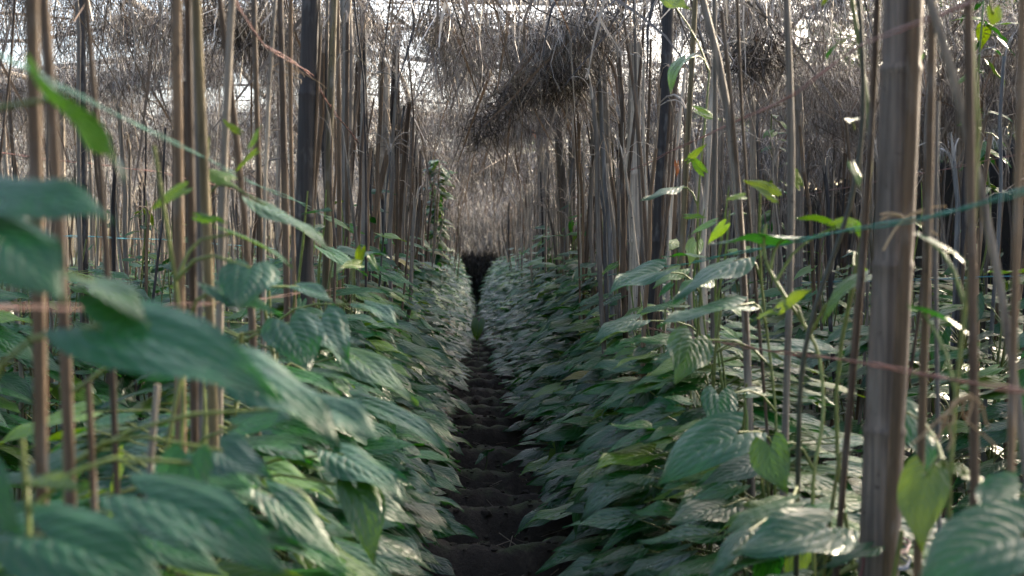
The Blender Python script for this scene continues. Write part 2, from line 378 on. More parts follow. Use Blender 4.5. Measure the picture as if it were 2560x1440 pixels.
for r_,y0 in (('R3',4.0),('R4',5.5)): fill_row(r_,y0,24,.10,1.3,2.0,.008,.015,.12)
for q in range(26):
    rec('stick','L6',stick_line(random.uniform(-.45,.8),random.uniform(24,29.5),random.uniform(1.3,2.0),(random.gauss(0,.08),0),(0,0),6),random.uniform(.008,.018),random.choice(['grey','pale','dark','brown']),3)
for r_ in ('L1','R1','L2','R2','L3','R3'): fill_row(r_,-8,-1.0,.12,1.4,2.1,.010,.018,.12)
for s in STICKS:
    px,py,z=proj(s['P'][len(s['P'])//2]); s['d']=s['P'][:,1].mean()
    vis=(-60<px<2620)
    s['size']=(s['r']*1.0/s['d']**2)*(1 if vis and s['d']>.5 else 0)*({'1':1,'2':.7,'3':.4}.get(s['row'][1],.2))*(50 if s['label'] else 1)*(2 if s['kind']=='post' else 1)
order=sorted(range(len(STICKS)),key=lambda k:-STICKS[k]['size'])
indiv=set(); cnt={'stick':0,'post':0}
for k in order:
    s=STICKS[k]; lim={'stick':270,'post':40}[s['kind']]
    if s['size']>0 and cnt[s['kind']]<lim: indiv.add(k); cnt[s['kind']]+=1
ORD=['first','second','third','fourth','fifth','sixth','seventh','eighth','ninth','tenth','eleventh','twelfth']
def ordn(n):
    if n<12: return ORD[n]
    n+=1; return f"{n}{'th' if 10<n%100<20 else {1:'st',2:'nd',3:'rd'}.get(n%10,'th')}"
ROWN={'L1':'row left of path','R1':'row right of path','L2':'second row left','R2':'second row right','L3':'third row left','R3':'third row right','L4':'fourth row left','R4':'fourth row right','L5':'fifth row left','L6':'sixth row left'}
TW={'umber':'brown','tan':'tan','brown':'brown','grey':'grey','pale':'pale bleached','dark':'blackened','olive':'olive brown','slate':'slate grey'}
def draw_stick(mb,mbf,s,simple=False):
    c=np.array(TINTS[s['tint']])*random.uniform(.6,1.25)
    ns=5 if simple else (14 if s['kind']=='post' and s['d']<6 else 8)
    lump=1+.10*rng.standard_normal(ns)
    if s['kind']=='post' and not simple:
        P,rr=bamboo_profile(s['P'],s['r']); 
        lump=1+.02*rng.standard_normal(ns)
    else:
        P=s['P']; rr=s['r']*(1-.25*np.linspace(0,1,len(P)))*(1+.06*rng.standard_normal(len(P)))
    tube(mb,P,rr,ns,c,s['flat'],random.uniform(0,3),True,lump)
    if s['fr'] and mbf is not None: fray(mbf,s['P'],s['r'],c*.8+np.array([.16,.14,.115]),s['fr'],1.0 if s['kind']=='stick' else 1.3)
mbA=MB()
groups={}
for k,s in enumerate(STICKS):
    if k in indiv: groups.setdefault((s['row'],s['kind']),[]).append(k)
    else: draw_stick(mbA,mbA,s,True)
far=mbA.build('stick_thicket',M_WOOD); tag(far,'mass of thin upright sticks filling the far ends and farther rows','sticks',kind='stuff')
for (row,kind),ks in groups.items():
    ks.sort(key=lambda k:STICKS[k]['d']); n=0
    for k in ks:
        s=STICKS[k]; base=s['P'][0].copy(); base[2]=0
        t=empty('bamboo_post' if kind=='post' else 'support_stick',base)
        lab=s['label']
        if not lab:
            dx=s['P'][-1][0]-s['P'][0][0]
            ln='leaning left' if dx<-.04 else 'leaning right' if dx>.04 else 'upright'
            th=('slim' if s['r']<.009 else 'sturdy') if kind=='stick' else 'jointed bamboo'
            lab=f"{TW[s['tint']].split()[0]} {th} {kind}, {ln}{', frayed' if s['fr'] else ''}, {ordn(n)} from camera in {ROWN[row]}"
        n+=1
        tag(t,lab,'bamboo post' if kind=='post' else 'garden stick',('bamboo posts in the ' if kind=='post' else 'support sticks in the ')+ROWN[row])
        a=MB(); b=MB(); draw_stick(a,b,s)
        a.build('culm' if kind=='post' else 'shaft',M_BAM if kind=='post' else M_WOOD,t,loc=base)
        if b.n: b.build('frayed_tip',M_WOOD,t,loc=base)

# ------------------------------------------------------------------ generic vines
def hedge_top(row,y):
    if row=='L1': return .70 if y<1.5 else (.86 if y<4 else .93)
    if row=='R1': return .52 if y<2.3 else (.74 if y<5 else .88)
    return .93 if row[0]=='L' else .90
def make_plant(mb,ms,row,y,n_in,n_out,lod,tall=0):
    X0=ROWS[row]; top=hedge_top(row,y)*random.uniform(.78,1.14); sgn=1 if row[0]=='L' else -1
    stems=1 if lod==2 else 2
    cur=[]
    for k in range(stems):
        zz=np.linspace(-.02,top+(.25 if k==0 else 0)*random.random(),8)
        P=np.stack([X0+.03*sgn+.025*np.sin(zz*7+random.uniform(0,6)),y+random.uniform(-.06,.06)+.02*np.sin(zz*9+random.uniform(0,6)),zz],1)
        if ms is not None: tube(ms,P,.0035,5,(.10,.12,.03))
        cur.append(P)
    for side,n in ((1,n_in),(-1,n_out)):
        for q in range(n):
            z=top*(random.random()**.75)*.98+.05
            f=z/top
            out=(random.uniform(.02,.07+(.29 if row=='R1' else .235)*(1-f**1.8)) if side==1 else random.uniform(.03,.2)) if row[1]=='1' else random.uniform(.03,.16)
            yy=y+random.uniform(-.11,.11)
            if row[1]=='1' and y>7 and side==1: out+=(.06 if row=='L1' else .14)*min(1,(y-7)/9)
            s=sgn*side
            base=np.array([X0+s*out,yy,z+.03])
            dn=random.gauss(.26 if sgn>0 else .17,.17)*(1 if f<.9 else .6)
            t=np.array([s*1.0,random.gauss(-.28,.27),-dn])
            nn=np.array([random.gauss(0,.15)+s*.12,random.gauss(-.24,.15),1.0])
            young=.09+.35*max(0,f-.8)/.2
            col=leaf_col(min(young,.3))
            if random.random()<.05: t=np.array([s*.5,random.gauss(-.3,.4),-1.3]); nn=np.array([s,-.6,.4])
            L=random.uniform(.15,.205)*(.65 if random.random()<.2 else 1)*(1-.25*max(0,f-.8)/.2)
            put_leaf(mb,base,t,nn,L,col,lod)
            if ms is not None and lod<2:
                st=cur[q%stems]; k=int(np.argmin(abs(st[:,2]-(z-.04)))); m=(st[k]+base)/2+np.array([0,0,.02])
                tube(ms,[st[k],m,base+nrm(t)*.006],[.0024,.002,.0016],4,(.11,.14,.03),cap=False)
    # shoots standing above the hedge
    for q in range(tall):
        h=random.uniform(.12,.45); x=X0+random.gauss(0,.03); yy=y+random.uniform(-.1,.1)
        zz=np.linspace(top*.7,top+h,7); P=np.stack([x+.015*np.sin(zz*11+q),yy+.02*np.sin(zz*8),zz],1)
        if ms is not None: tube(ms,P,[.0032]*6+[.0015],5,(.11,.16,.03))
        for z in np.arange(top*.9,top+h,random.uniform(.07,.12)):
            if z<top+h*.6 and random.random()<.75:
                sd=sgn*(1 if random.random()<.75 else -1); put_leaf(mb,(x+.05*sd,yy,z+.02),(sd,random.gauss(-.3,.4),random.gauss(-.2,.2)),(random.gauss(0,.2),-.25,1),random.uniform(.11,.17),leaf_col(.25),lod); continue
            a=random.uniform(0,6.28); t=np.array([math.cos(a),math.sin(a)*.7,random.uniform(-.7,.5)])
            put_leaf(mb,(x+.02*math.cos(a),yy,z),t,(random.gauss(0,.4),-.5,1),random.uniform(.05,.12),leaf_col(.45),min(lod,1) if y<7 else lod,wide=random.uniform(.6,1))
plants=[]
for row in ROWS:
    p=row[1]=='1'
    y={'L1':.95,'R1':1.25,'L2':1.9,'R2':2.6,'L3':4.2,'L4':6.4,'L5':9,'L6':11.5,'R3':3.9,'R4':5.3}[row]
    while y<26:
        plants.append((row,y)); y+=(.19 if p else .24)*random.uniform(.85,1.15)
plants.sort(key=lambda q:q[1]*(1 if q[0][1]=='1' else 1.5 if q[0][1]=='2' else 2.4))
mbL=MB(); n_ind=0; per={}
VN={'L1':'hedge left of path','R1':'hedge right of path','L2':'second hedge left','R2':'second hedge right','L3':'third hedge left','R3':'third hedge right','L4':'fourth hedge left','R4':'fourth hedge right','L5':'fifth hedge left','L6':'sixth hedge left'}
for row,y in plants:
    p=row[1]=='1'; lod=1 if y<(8.0 if p else 4.2) else 2
    if p and y<3.2: lod=0
    dens=1.0 if y>2.2 else .75
    if p: ni,no=int((25 if row=='L1' or y>3 else 21)*dens),int(26*dens)
    elif row[1]=='2': ni,no=20,16
    else: ni,no=15,10
    tall=((2 if random.random()<.4 else 1) if p else int(random.random()<.4)) if y>(2.7 if row[0]=='L' else 2.6) else 0
    if not p and random.random()<.2: tall=1
    if n_ind<290:
        n_ind+=1; a=MB(); b=MB(); make_plant(a,b,row,y,ni,no,lod,tall)
        loc=np.array([ROWS[row],y,0]); t=empty('betel_vine',loc); i_=per.get(row,0); per[row]=i_+1
        tag(t,f"green betel vine{' with tall shoot' if tall else ''}, {ordn(i_)} plant from camera in {VN[row]}",'betel vine','betel vines in the '+VN[row])
        a.build('foliage',M_LEAF,t,loc=loc); b.build('stem',M_STEM,t,loc=loc)
    else: make_plant(mbL,mbL if y<12 else None,row,y,ni,no,2,tall)
tag(mbL.build('vine_foliage',M_LEAF),'far green betel foliage of the hedges, merging with distance','vines',kind='stuff')

# ------------------------------------------------------------------ hero vines with every large leaf its own part
# leaf: (base px,py,depth, tip px,py,depth, normal, width factor, colour, template)
G=(.010,.068,.022); GB=(.009,.060,.026); Yg=(.060,.115,.012); Lg=(.028,.080,.014)
def hvine(label,row,Yd,leaves,ztop=None,path=None,stemcol=(.11,.14,.03),sr=.0035,small=()):
    X0=ROWS[row]; base=np.array([X0,Yd,0]); t=empty('betel_vine',base); tag(t,label,'betel vine','betel vines with large leaves close to the camera')
    ms=MB()
    B=[at(*l[0]) for l in leaves]
    zt=ztop or (max([b[2] for b in B]+[.8])+.03)
    if path is None:
        zz=np.linspace(-.02,zt,14); P=np.stack([X0+.02*np.sin(zz*6+Yd*9),np.full(14,Yd)+.02*np.sin(zz*8),zz],1)
    else:
        P=np.array([at(*q) for q in path]); L=np.concatenate([[0],np.cumsum(np.linalg.norm(np.diff(P,axis=0),axis=1))]); s_=np.linspace(0,L[-1],30)
        P=np.stack([np.interp(s_,L,P[:,k]) for k in range(3)],1)
        for _ in range(3): P[1:-1]=(P[:-2]+2*P[1:-1]+P[2:])/4
    tube(ms,P,sr*np.linspace(1,.8,len(P)),7,stemcol)
    for l,b in zip(leaves,B):
        tip=at(*l[1]); n=np.array(l[2],float); d=tip-b; L=np.linalg.norm(d)
        # nearest stem point a little below the leaf
        k=int(np.argmin(np.linalg.norm(P-(b-np.array([0,0,.05])),axis=1))); s0=P[k]
        m=(s0+b)/2+np.array([0,0,.025]); tube(ms,[s0,(s0+m)/2+np.array([0,0,.012]),m,b+nrm(d)*.01],[.003,.0026,.0023,.002],6,(.12,.16,.03),cap=False)
        a=MB(); put_leaf(a,b,d,n,L,l[4],0,l[5] if len(l)>5 else None,l[3]); a.build('leaf',M_LEAF,t,loc=base)
    for (px,py,dd,sz) in small:
        a=MB(); put_leaf(a,at(px,py,dd),(random.uniform(-1,1),random.uniform(-.4,.2),random.uniform(-1,.6)),(random.gauss(0,.5),-1,.6),sz,leaf_col(1),0,wide=random.uniform(.5,.9)); a.build('leaf',M_LEAF,t,loc=base)
    ms.build('stem',M_STEM,t,loc=base)
def lf(b,t,n=(0.1,-.45,1),w=1.0,c=G,tm=None): return (b,t,n,w,c,tm)
hvine('vine with the largest blurred leaf, arching right, at lower left','L1',.98,[
  lf((225,805,.97),(700,945,.93),(.1,-.72,1),1.0,(.012,.078,.032),3),
  lf((215,700,1.0),(392,760,.96),(.2,-.2,1),1.1,Lg,5),
  lf((100,235,.98),(338,425,.93),(.3,.5,.8),1.05,(.014,.055,.012),2)],ztop=1.26)
hvine('vine at left edge with two wide blurred leaves','L1',.86,[
  lf((-60,480,.86),(290,530,.84),(0,-.75,1),1.15,G,4),
  lf((-40,560,.84),(170,725,.80),(.35,-.7,1),1.3,G,6),
  lf((-70,1180,.86),(60,1340,.84),(.2,-1.2,.4),1.25,GB,1)],ztop=1.16)
hvine('vine whose long pointed leaf spreads along the lower left','L1',1.12,[
  lf((330,1240,1.08),(728,1402,1.02),(.2,-.5,1),.95,G,7),
  lf((90,1330,1.0),(440,1460,.96),(.1,-.6,1),1.1,G,0),
  lf((480,1135,1.22),(455,1330,1.18),(.1,-1,.25),1.35,GB,8),
  lf((60,1210,1.15),(210,1180,1.1),(0,-.4,1),.6,Yg,5)])
hvine('vine with a pale sunlit leaf below the largest blurred leaf','L1',1.3,[
  lf((600,900,1.25),(860,1060,1.18),(.35,-.5,1),1.1,G,9),
  lf((545,1120,1.35),(680,1190,1.3),(.2,-.6,1),1.2,GB,2),
  lf((780,1010,1.4),(965,1085,1.35),(.3,-.5,1),1.15,G,10)])
hvine('vine with a heart shaped leaf beside the near cluster of sticks','L1',1.68,[
  lf((630,660,1.66),(600,765,1.58),(.1,-1,.5),1.5,G,6),
  lf((530,715,1.66),(705,768,1.6),(.1,-.35,1),.9,G,1),
  lf((565,580,1.75),(742,638,1.7),(.3,.15,1),.7,Lg,3),
  lf((585,1065,1.55),(728,1040,1.5),(.1,-.9,1),1.3,G,4),
  lf((668,1235,1.5),(872,1385,1.45),(.3,-.5,1),.85,G,11)],small=[(465,470,1.7,.06),(490,540,1.7,.05)],ztop=1.26)
hvine('vine with a folded leaf glowing at its tip beside the thick dark post','L1',1.95,[
  lf((652,508,1.92),(848,592,1.84),(.25,-.1,1),.85,Lg,8),
  lf((720,800,1.95),(775,915,1.85),(.2,-1,.5),1.3,G,0),
  lf((800,790,2.0),(870,895,1.9),(.4,-1,.5),1.2,G,2),
  lf((735,715,2.1),(840,730,2.05),(0,-.3,1),1.1,G,5),
  lf((880,1205,1.85),(942,1405,1.75),(.3,-1,.1),.9,Lg,7),
  lf((850,1130,1.9),(1010,1220,1.8),(.3,-.5,1),1.1,G,9)],small=[(640,380,2.0,.05),(625,365,2.0,.05),(580,455,1.95,.07),(600,330,2.0,.04)],ztop=1.30)
hvine('vine with two long sunlit leaves above the left side of the path','L1',2.6,[
  lf((865,880,2.45),(1052,985,2.3),(.4,-.4,1),.9,Lg,1),
  lf((885,1000,2.45),(1128,1088,2.3),(.3,-.3,1),.75,G,3),
  lf((905,760,2.6),(1000,800,2.5),(.3,-.5,1),1.0,G,10)],small=[(905,620,2.7,.06),(900,660,2.7,.07),(925,640,2.7,.05)])
hvine('vine beside the curved black post with leaves pointing left','R1',3.2,[
  lf((1662,676,3.1),(1515,724,3.0),(-.15,-.5,1),.85,G,2),
  lf((1690,468,3.2),(1600,492,3.1),(-.1,-.2,1),.6,G,4),
  lf((1715,145,3.1),(1664,205,3.0),(-.6,-.2,1),.7,Lg,5),
  lf((1600,800,3.1),(1480,830,3.0),(-.2,-.6,1),.9,G,8),
  lf((1665,-12,3.1),(1722,14,3.0),(-.2,-.6,.3),.9,Yg,1)],ztop=1.62,small=[(1720,400,3.1,.07),(1760,430,3.1,.07),(1740,275,3.1,.08),(1715,540,3.1,.06)])
hvine('vine with three broad leaves pointing left before the arching stick','R1',2.5,[
  lf((1845,648,2.5),(1680,732,2.4),(-.3,-.4,1),.8,G,6),
  lf((1852,762,2.4),(1645,795,2.3),(-.1,-.4,1),.75,G,1),
  lf((1740,842,2.5),(1690,935,2.4),(-.2,-1,.3),1.35,Lg,9),
  lf((1855,1075,2.25),(1645,1185,2.15),(-.2,-.7,1),1.1,G,11),
  lf((1800,980,2.4),(1790,1080,2.3),(-.2,-1,.6),1.2,G,3)],small=[(1860,490,2.5,.05),(1815,560,2.5,.06),(1940,490,2.4,.075),(2000,465,2.4,.06)],ztop=1.24)
hvine('vine with a dark leaf seen from below under the green twine','R1',2.15,[
  lf((1972,600,2.15),(1772,588,2.1),(-.1,.12,1),.75,GB,0),
  lf((2098,568,2.15),(1988,532,2.1),(0,.1,1),.6,Lg,7),
  lf((2168,690,2.0),(2045,768,1.95),(.2,.2,1),.8,Lg,5),
  lf((1925,1105,2.0),(1965,1235,1.95),(-.3,-1,.1),1.2,Lg,2),
  lf((1950,770,2.1),(2030,720,2.05),(0,-.8,.5),.7,Yg,4)],path=[(2035,1440,2.0),(2030,1190,2.02),(2062,1040,2.05),(2050,870,2.08),(1965,745,2.1),(1900,640,2.12),(1915,560,2.12)],stemcol=(.16,.20,.05),sr=.0038,small=[(2135,560,2.1,.05),(1900,790,2.1,.05)])
hvine('old dark vine stem curving up left of the largest bamboo post','R1',1.95,[
  lf((2080,1310,1.7),(1842,1372,1.62),(-.1,-.6,1),1.05,G,10),
  lf((1990,1255,1.8),(1795,1305,1.75),(-.1,-.2,1),.7,Lg,8),
  lf((1880,1320,1.8),(1765,1440,1.7),(-.4,-.6,.8),.6,G,6)],path=[(1990,1440,1.95),(2000,900,1.95),(2050,720,1.95),(2130,520,1.95),(2163,300,1.95),(2150,0,1.95),(2100,-350,1.95)],stemcol=(.025,.03,.018),sr=.0048,small=[(2130,410,1.9,.05),(2140,560,1.9,.04)])
hvine('vine with a hanging heart leaf lit through, right of largest post','R1',1.5,[
  lf((2312,1172,1.5),(2316,1378,1.44),(-.1,-1,.12),1.15,Yg,1),
  lf((2262,1018,1.9),(2345,1180,1.82),(.2,-1,.5),1.0,G,9),
  lf((2300,590,1.6),(2438,650,1.55),(.1,-.1,1),.6,G,3),
  lf((2290,775,1.6),(2462,825,1.56),(.1,0,1),.6,GB,5),
  lf((2485,20,1.9),(2478,68,1.9),(0,-1,.1),1.7,Yg,4),
  lf((2430,1220,1.5),(2500,1228,1.46),(0,-.2,1),.5,Yg,7)],ztop=1.5,small=[(2395,1180,1.5,.05),(2300,140,1.9,.05),(2330,200,1.9,.05)])
hvine('vine with broad blurred leaf at the bottom right corner','R1',1.2,[
  lf((2570,1330,1.22),(2290,1450,1.16),(-.1,-.7,1),1.15,G,11),
  lf((2560,1230,1.3),(2455,1330,1.25),(-.2,-.8,.8),1.2,G,2),
  lf((2600,1280,1.3),(2480,1240,1.3),(0,-.3,1),.9,Lg,6)])
# tall leafy vine climbing far along the left row
def climber(label,row,Y,z0,z1,n,dx=0,lmin=.06,lmax=.12):
    X0=ROWS[row]+dx; t=empty('climbing_vine',(X0,Y,0)); tag(t,label,'climbing vine')
    a=MB(); b=MB(); zz=np.linspace(0,z1,20); P=np.stack([X0+.025*np.sin(zz*6),np.full(20,Y)+.02*np.sin(zz*9),zz],1)
    tube(b,P,.004,6,(.10,.13,.03))
    for q in range(n):
        z=random.uniform(z0,z1); an=random.uniform(0,6.28); d=np.array([math.cos(an),math.sin(an),random.uniform(-.9,.2)])
        bs=np.array([X0,Y,z])+nrm(d)*random.uniform(.02,.06)
        put_leaf(a,bs,d,(math.cos(an)*.3,-.4,1),random.uniform(lmin,lmax),leaf_col(.5),1)
        tube(b,[np.array([X0,Y,z-.02]),bs],.0018,4,(.12,.16,.03),cap=False)
    a.build('foliage',M_LEAF,t,loc=(X0,Y,0)); b.build('stem',M_STEM,t,loc=(X0,Y,0))
climber('tall leafy vine climbing high up the left row near the aisle end','L1',9.8,.9,1.95,120,.13,.08,.16)
climber('small leafy vine top rising from the right hedge near its middle','R1',9.0,.9,1.32,22,-.02,.07,.16)
climber('slender vine climbing behind the largest bamboo post to the roof','R1',2.05,1.1,2.0,9,.04,.03,.06)
climber('leafy vine rising at the far right beside the roof','R2',4.2,1.2,2.1,26,.2)
climber('bright vine climbing a stick of the second right row','R2',6.4,1.0,1.9,24,0)
climber('thin vine climbing in the second left row','L2',5.2,.9,1.35,16,0)

# ------------------------------------------------------------------ twines
def twine(name,label,row,pts,col,r=.0016,dx=.02,strands=2):
    Q=[]
    for px,py in pts:
        Yd=depth_for(px,ROWS[row]+dx,py); Q.append(at(px,py,Yd))
    Q=np.array(sorted(Q,key=lambda p:p[1])); a=Q[0]+(Q[0]-Q[1])/np.linalg.norm(Q[0]-Q[1])*.5
    Q=np.concatenate([[a],Q]); s=np.linspace(Q[0,1],Q[-1,1],240)
    P=np.stack([np.interp(s,Q[:,1],Q[:,0]),s,np.interp(s,Q[:,1],Q[:,2])],1)
    for _ in range(6): P[1:-1]=(P[:-2]+2*P[1:-1]+P[2:])/4
    mb=MB()
    for k in range(strands):
        w=s*55+k*6.28/strands; off=np.stack([np.cos(w),0*w,np.sin(w)],1)*r*.35
        tube(mb,P+off+np.stack([.003*np.sin(s*5+k),0*s,.003*np.sin(s*7+2*k)],1),r*.72*(1+.25*np.sin(s*31+k)),5,np.array(col)*random.uniform(.85,1.15))
    tag(mb.build(name,M_TW),label,'twine')
GR=(.02,.21,.15); RD=(.20,.075,.06); CY=(.04,.25,.33)
twine('green_twine','green twine running along the row left of the path','L1',[(20,150),(300,290),(600,440),(850,555),(1040,637)],(.012,.11,.078),.0011)
twine('green_twine','thick green twine crossing the largest bamboo post','R1',[(2558,476),(2300,545),(1950,610),(1700,662),(1500,690)],GR,.0018,-.04)
twine('red_twine','faded red twine high on the right row, rising to top right','R1',[(2380,20),(2150,115),(1990,235),(1750,345),(1400,510)],RD,.0016,-.02)
twine('red_twine','faded red twine low across the largest bamboo post','R1',[(2558,978),(2200,915),(1780,855),(1480,790)],RD,.0018,-.05)
twine('red_twine','faded red twine high beside the thickest dark post','L1',[(590,2),(660,110),(780,190),(850,300),(930,400)],RD,.0016,.03)
twine('red_twine','faded red twine low among leaves at the left edge','L1',[(5,772),(520,762),(900,715)],(.12,.055,.045),.0011,.03)
twine('blue_twine','cyan twine in the second row right, at eye height','R2',[(2558,690),(2250,700),(1950,708)],CY,.0018,0)
twine('blue_twine','pale cyan twine in the second row left','L2',[(60,585),(420,600),(700,622)],CY,.0018,0)
twine('green_twine','green twine low in the second row left','L2',[(20,708),(420,700)],GR,.0016,0)
twine('red_twine','thin red twine high in the second row left','L2',[(20,385),(400,430),(700,500)],RD,.0014,0)
twine('red_twine','thin red twine high in the second row right','R2',[(2558,385),(2000,490),(1700,545)],RD,.0014,0)
# straw knot on the green twine and pink cord round the post foot
kn=MB(); c0=at(2262,545,1.75)
for q in range(6):
    a=random.uniform(0,6.28); d=nrm([math.cos(a)*1.6,-.3,math.sin(a)*.5]); t_=np.linspace(0,1,5)[:,None]; L=random.uniform(.03,.075)
    ribbon(kn,c0+d*L*t_+np.array([0,0,-.02])*t_**2,.0013,(0,1,0),(.42,.30,.16))
tag(kn.build('straw_knot',M_STRAW),'tan straw knot tying the green twine to the largest post','straw knot')
for j_,(py,col,nm,lb) in enumerate([(1365,(.18,.055,.075),'pink_string','pink cord wound round the foot of the largest post'),(1405,(.015,.07,.18),'blue_string','blue cord wound round the foot of the largest post')]):
    mb=MB(); c0=at(2190,py,1.85); 
    for q in range(2):
        th=np.linspace(0,6.283,26); rr=.040+.004*q%3*.5; tube(mb,np.stack([c0[0]+.012+rr*np.cos(th),c0[1]+rr*np.sin(th),c0[2]+q*.005+.004*np.sin(th*2+q)],1),.0016,5,np.array(col)*random.uniform(.8,1.2),cap=False)
    tl=np.linspace(0,1,8); tube(mb,np.stack([c0[0]+(-.035 if j_==0 else .062)+.004*np.sin(tl*7),c0[1]-.03+0*tl,c0[2]-.08*tl],1),.0016,5,col)
    tag(mb.build(nm,M_TW),lb,'string')
def tie(px,py,Yd,label,n=7):
    mb=MB(); c=at(px,py,Yd)
    for q in range(n):
        t_=np.linspace(0,1,7)[:,None]; d=np.array([random.gauss(0,.6),random.gauss(0,.3),-1]); L=random.uniform(.03,.075)
        ribbon(mb,c+d*L*t_+np.array([random.gauss(0,.02),0,0])*np.sin(t_*5),.0010,(0,1,0),(.36,.25,.14))
    tag(mb.build('straw_tie',M_STRAW),label,'straw tie')
tie(2425,985,1.35,'loose straw tie dangling from the red twine at the right')
#tie(150,1080,1.1,'loose straw tie on the nearest blurred stick at the left')
tie(735,150,2.9,'loose straw strips beside the thick dark post')

# ------------------------------------------------------------------ thatched canopy
ZC=2.20
def roof_sag(x,y): return -.05*np.sin(x*2.1+1)-.04*np.sin(y*1.7+x)-.03*np.sin(y*4.1)
gaps=[];clumps=[]
def onroof(px,py,z=2.12): r=ray(px,py); k=(z-EYE[2])/r[2]; return EYE+r*k
for px,py,w,h,s in [(1010,120,90,130,1.0),(975,300,70,40,.8),(560,130,60,120,.9),(1640,60,70,50,.9),(1725,200,40,120,.9),(2040,60,70,50,.8),(430,190,60,40,.8),(60,110,60,60,.7),(250,150,40,60,.6),(620,180,40,100,.6),(1440,260,50,30,.8),(1540,190,60,50,.5),(900,90,40,60,.6),(1950,130,60,50,.6),(1330,30,60,20,.6)]:
    gaps.append((px,py,w,h,s))
for px,py,w,h,s in [(1440,120,70,70,1.8),(1400,200,70,40,1.9),(1320,225,80,30,1.6),(1250,310,60,30,1.3),(1210,390,50,30,1.1),(620,60,90,60,1.1),(700,160,40,50,.8),(1900,130,120,40,1.0),(540,170,40,60,1.0),(1100,60,70,50,.7),(360,60,80,40,.8),(2080,190,80,50,.9),(880,60,50,50,.8),(1300,110,50,40,.7),(1160,140,60,60,.6)]:
    clumps.append((px,py,w,h,s))
def density(P):
    q=P-EYE; z=q@FW; z=np.where(z<.1,.1,z); px=1280+FPX*(q@RT)/z; py=720-FPX*(q@UP)/z
    x,y=P[:,0],P[:,1]
    d=.88+(.14+.35*np.clip((y-8)/5,0,1))*np.sin(y*6.28/.62+.5*np.sin(x*1.7))+.34*fbm(x,y*1.3,21,(.35,.9,2.2))+.42*fbm(x,y,22,(3.1,5,8))
    for a,b,w,h,s in gaps: d-=.6*s*np.exp(-((px-a)/w)**2-((py-b)/h)**2)
    for a,b,w,h,s in clumps: d+=.62*s*np.exp(-((px-a)/w)**2-((py-b)/h)**2)
    d+=.5*np.clip((x-2.4)/.8,0,1)+.6*np.clip((x-2.5)/.3,0,1)-.8*((x>1.1)&(x<2.5)&(y>2.6)&(y<4.4))  # straw thickened at right to block sun; unseen hole added for left flecks
    return d
def strands(n,xr,yr,Lr,wr,drop,seg=4,curl=.55,tints=None,zj=.05,dexp=1.0,hang=.35):
    x=rng.uniform(*xr,n); y=rng.uniform(*yr,n); ban=rng.uniform(0,1,n)<.45; y=np.where(ban,4.75+.62*np.round((y-4.75)/.62)+.07*np.sin(x*1.1)+rng.normal(0,.07,n),y); P=np.stack([x,y,ZC+roof_sag(x,y)+rng.normal(0,zj,n)],1)
    keep=rng.uniform(0,1.3,n)<np.clip(density(P),0.02,3)**1.5; P=P[keep]; n=len(P)
    dl=np.clip(density(P),0,3)
    a=rng.uniform(0,6.28,n); D=np.stack([np.cos(a),np.sin(a)*.8,rng.normal(-.15,.35,n)],1)
    h=(rng.uniform(0,1,n)<hang+.15*dl)|(ban[keep]&(rng.uniform(0,1,n)<.5)); D[h]=np.stack([rng.normal(0,.35,h.sum()),rng.normal(0,.35,h.sum()),-np.ones(h.sum())],1)
    D=nrm(D); L=rng.uniform(*Lr,n)*(1+.25*np.clip(dl-1,0,2)); W=rng.uniform(*wr,n); S=nrm(np.cross(D,rng.normal(0,1,(n,3))))
    pts=[]; 
    for k in range(seg+1):
        w=(W*(1-.75*k/seg))[:,None]; pts.append(np.stack([P-S*w,P+S*w],1))
        P=P+D*(L/seg)[:,None]; D=nrm(D+rng.normal(0,curl,(n,3))*.6+np.array([0,0,-drop]))
    V=np.stack(pts,1).reshape(-1,3); b=np.arange(n)[:,None]*(2*(seg+1)); k=np.arange(seg)[None,:]*2
    F=np.stack([b+k,b+k+1,b+k+3,b+k+2],-1).reshape(-1,4)
    T=np.array([(.16,.138,.118),(.25,.225,.20),(.085,.072,.062),(.50,.47,.44),(.028,.024,.021),(.16,.098,.058)]) if tints is None else np.array(tints)
    ti=T[rng.choice(len(T),n,p=[.20,.17,.17,.16,.22,.08] if tints is None else None)]*rng.uniform(.7,1.2,(n,1))
    return V,F,np.repeat(ti,2*(seg+1),0)
mb=MB()
for args in [(270000,(-5.2,3.8),(4.4,9.5),(.07,.24),(.0010,.0025),.22),(150000,(-7.5,4.6),(9.5,18),(.10,.28),(.002,.0045),.22),(56000,(-9,5),(18,32),(.15,.36),(.005,.010),.22),(36000,(-7,5),(-9,4.4),(.2,.5),(.004,.009),.15)]:
    V,F,c=strands(*args); mb.add(V,F,None,c)
for args in [(2600,(-5,3.8),(4.4,12),(.25,.75),(.003,.010),.03),(1800,(-8,4.6),(10,26),(.3,.8),(.006,.014),.03)]:
    V,F,c=strands(*args,seg=3,curl=.10,hang=.1,tints=[(.17,.115,.075),(.30,.27,.23),(.13,.105,.085)]); mb.add(V,F,None,c)
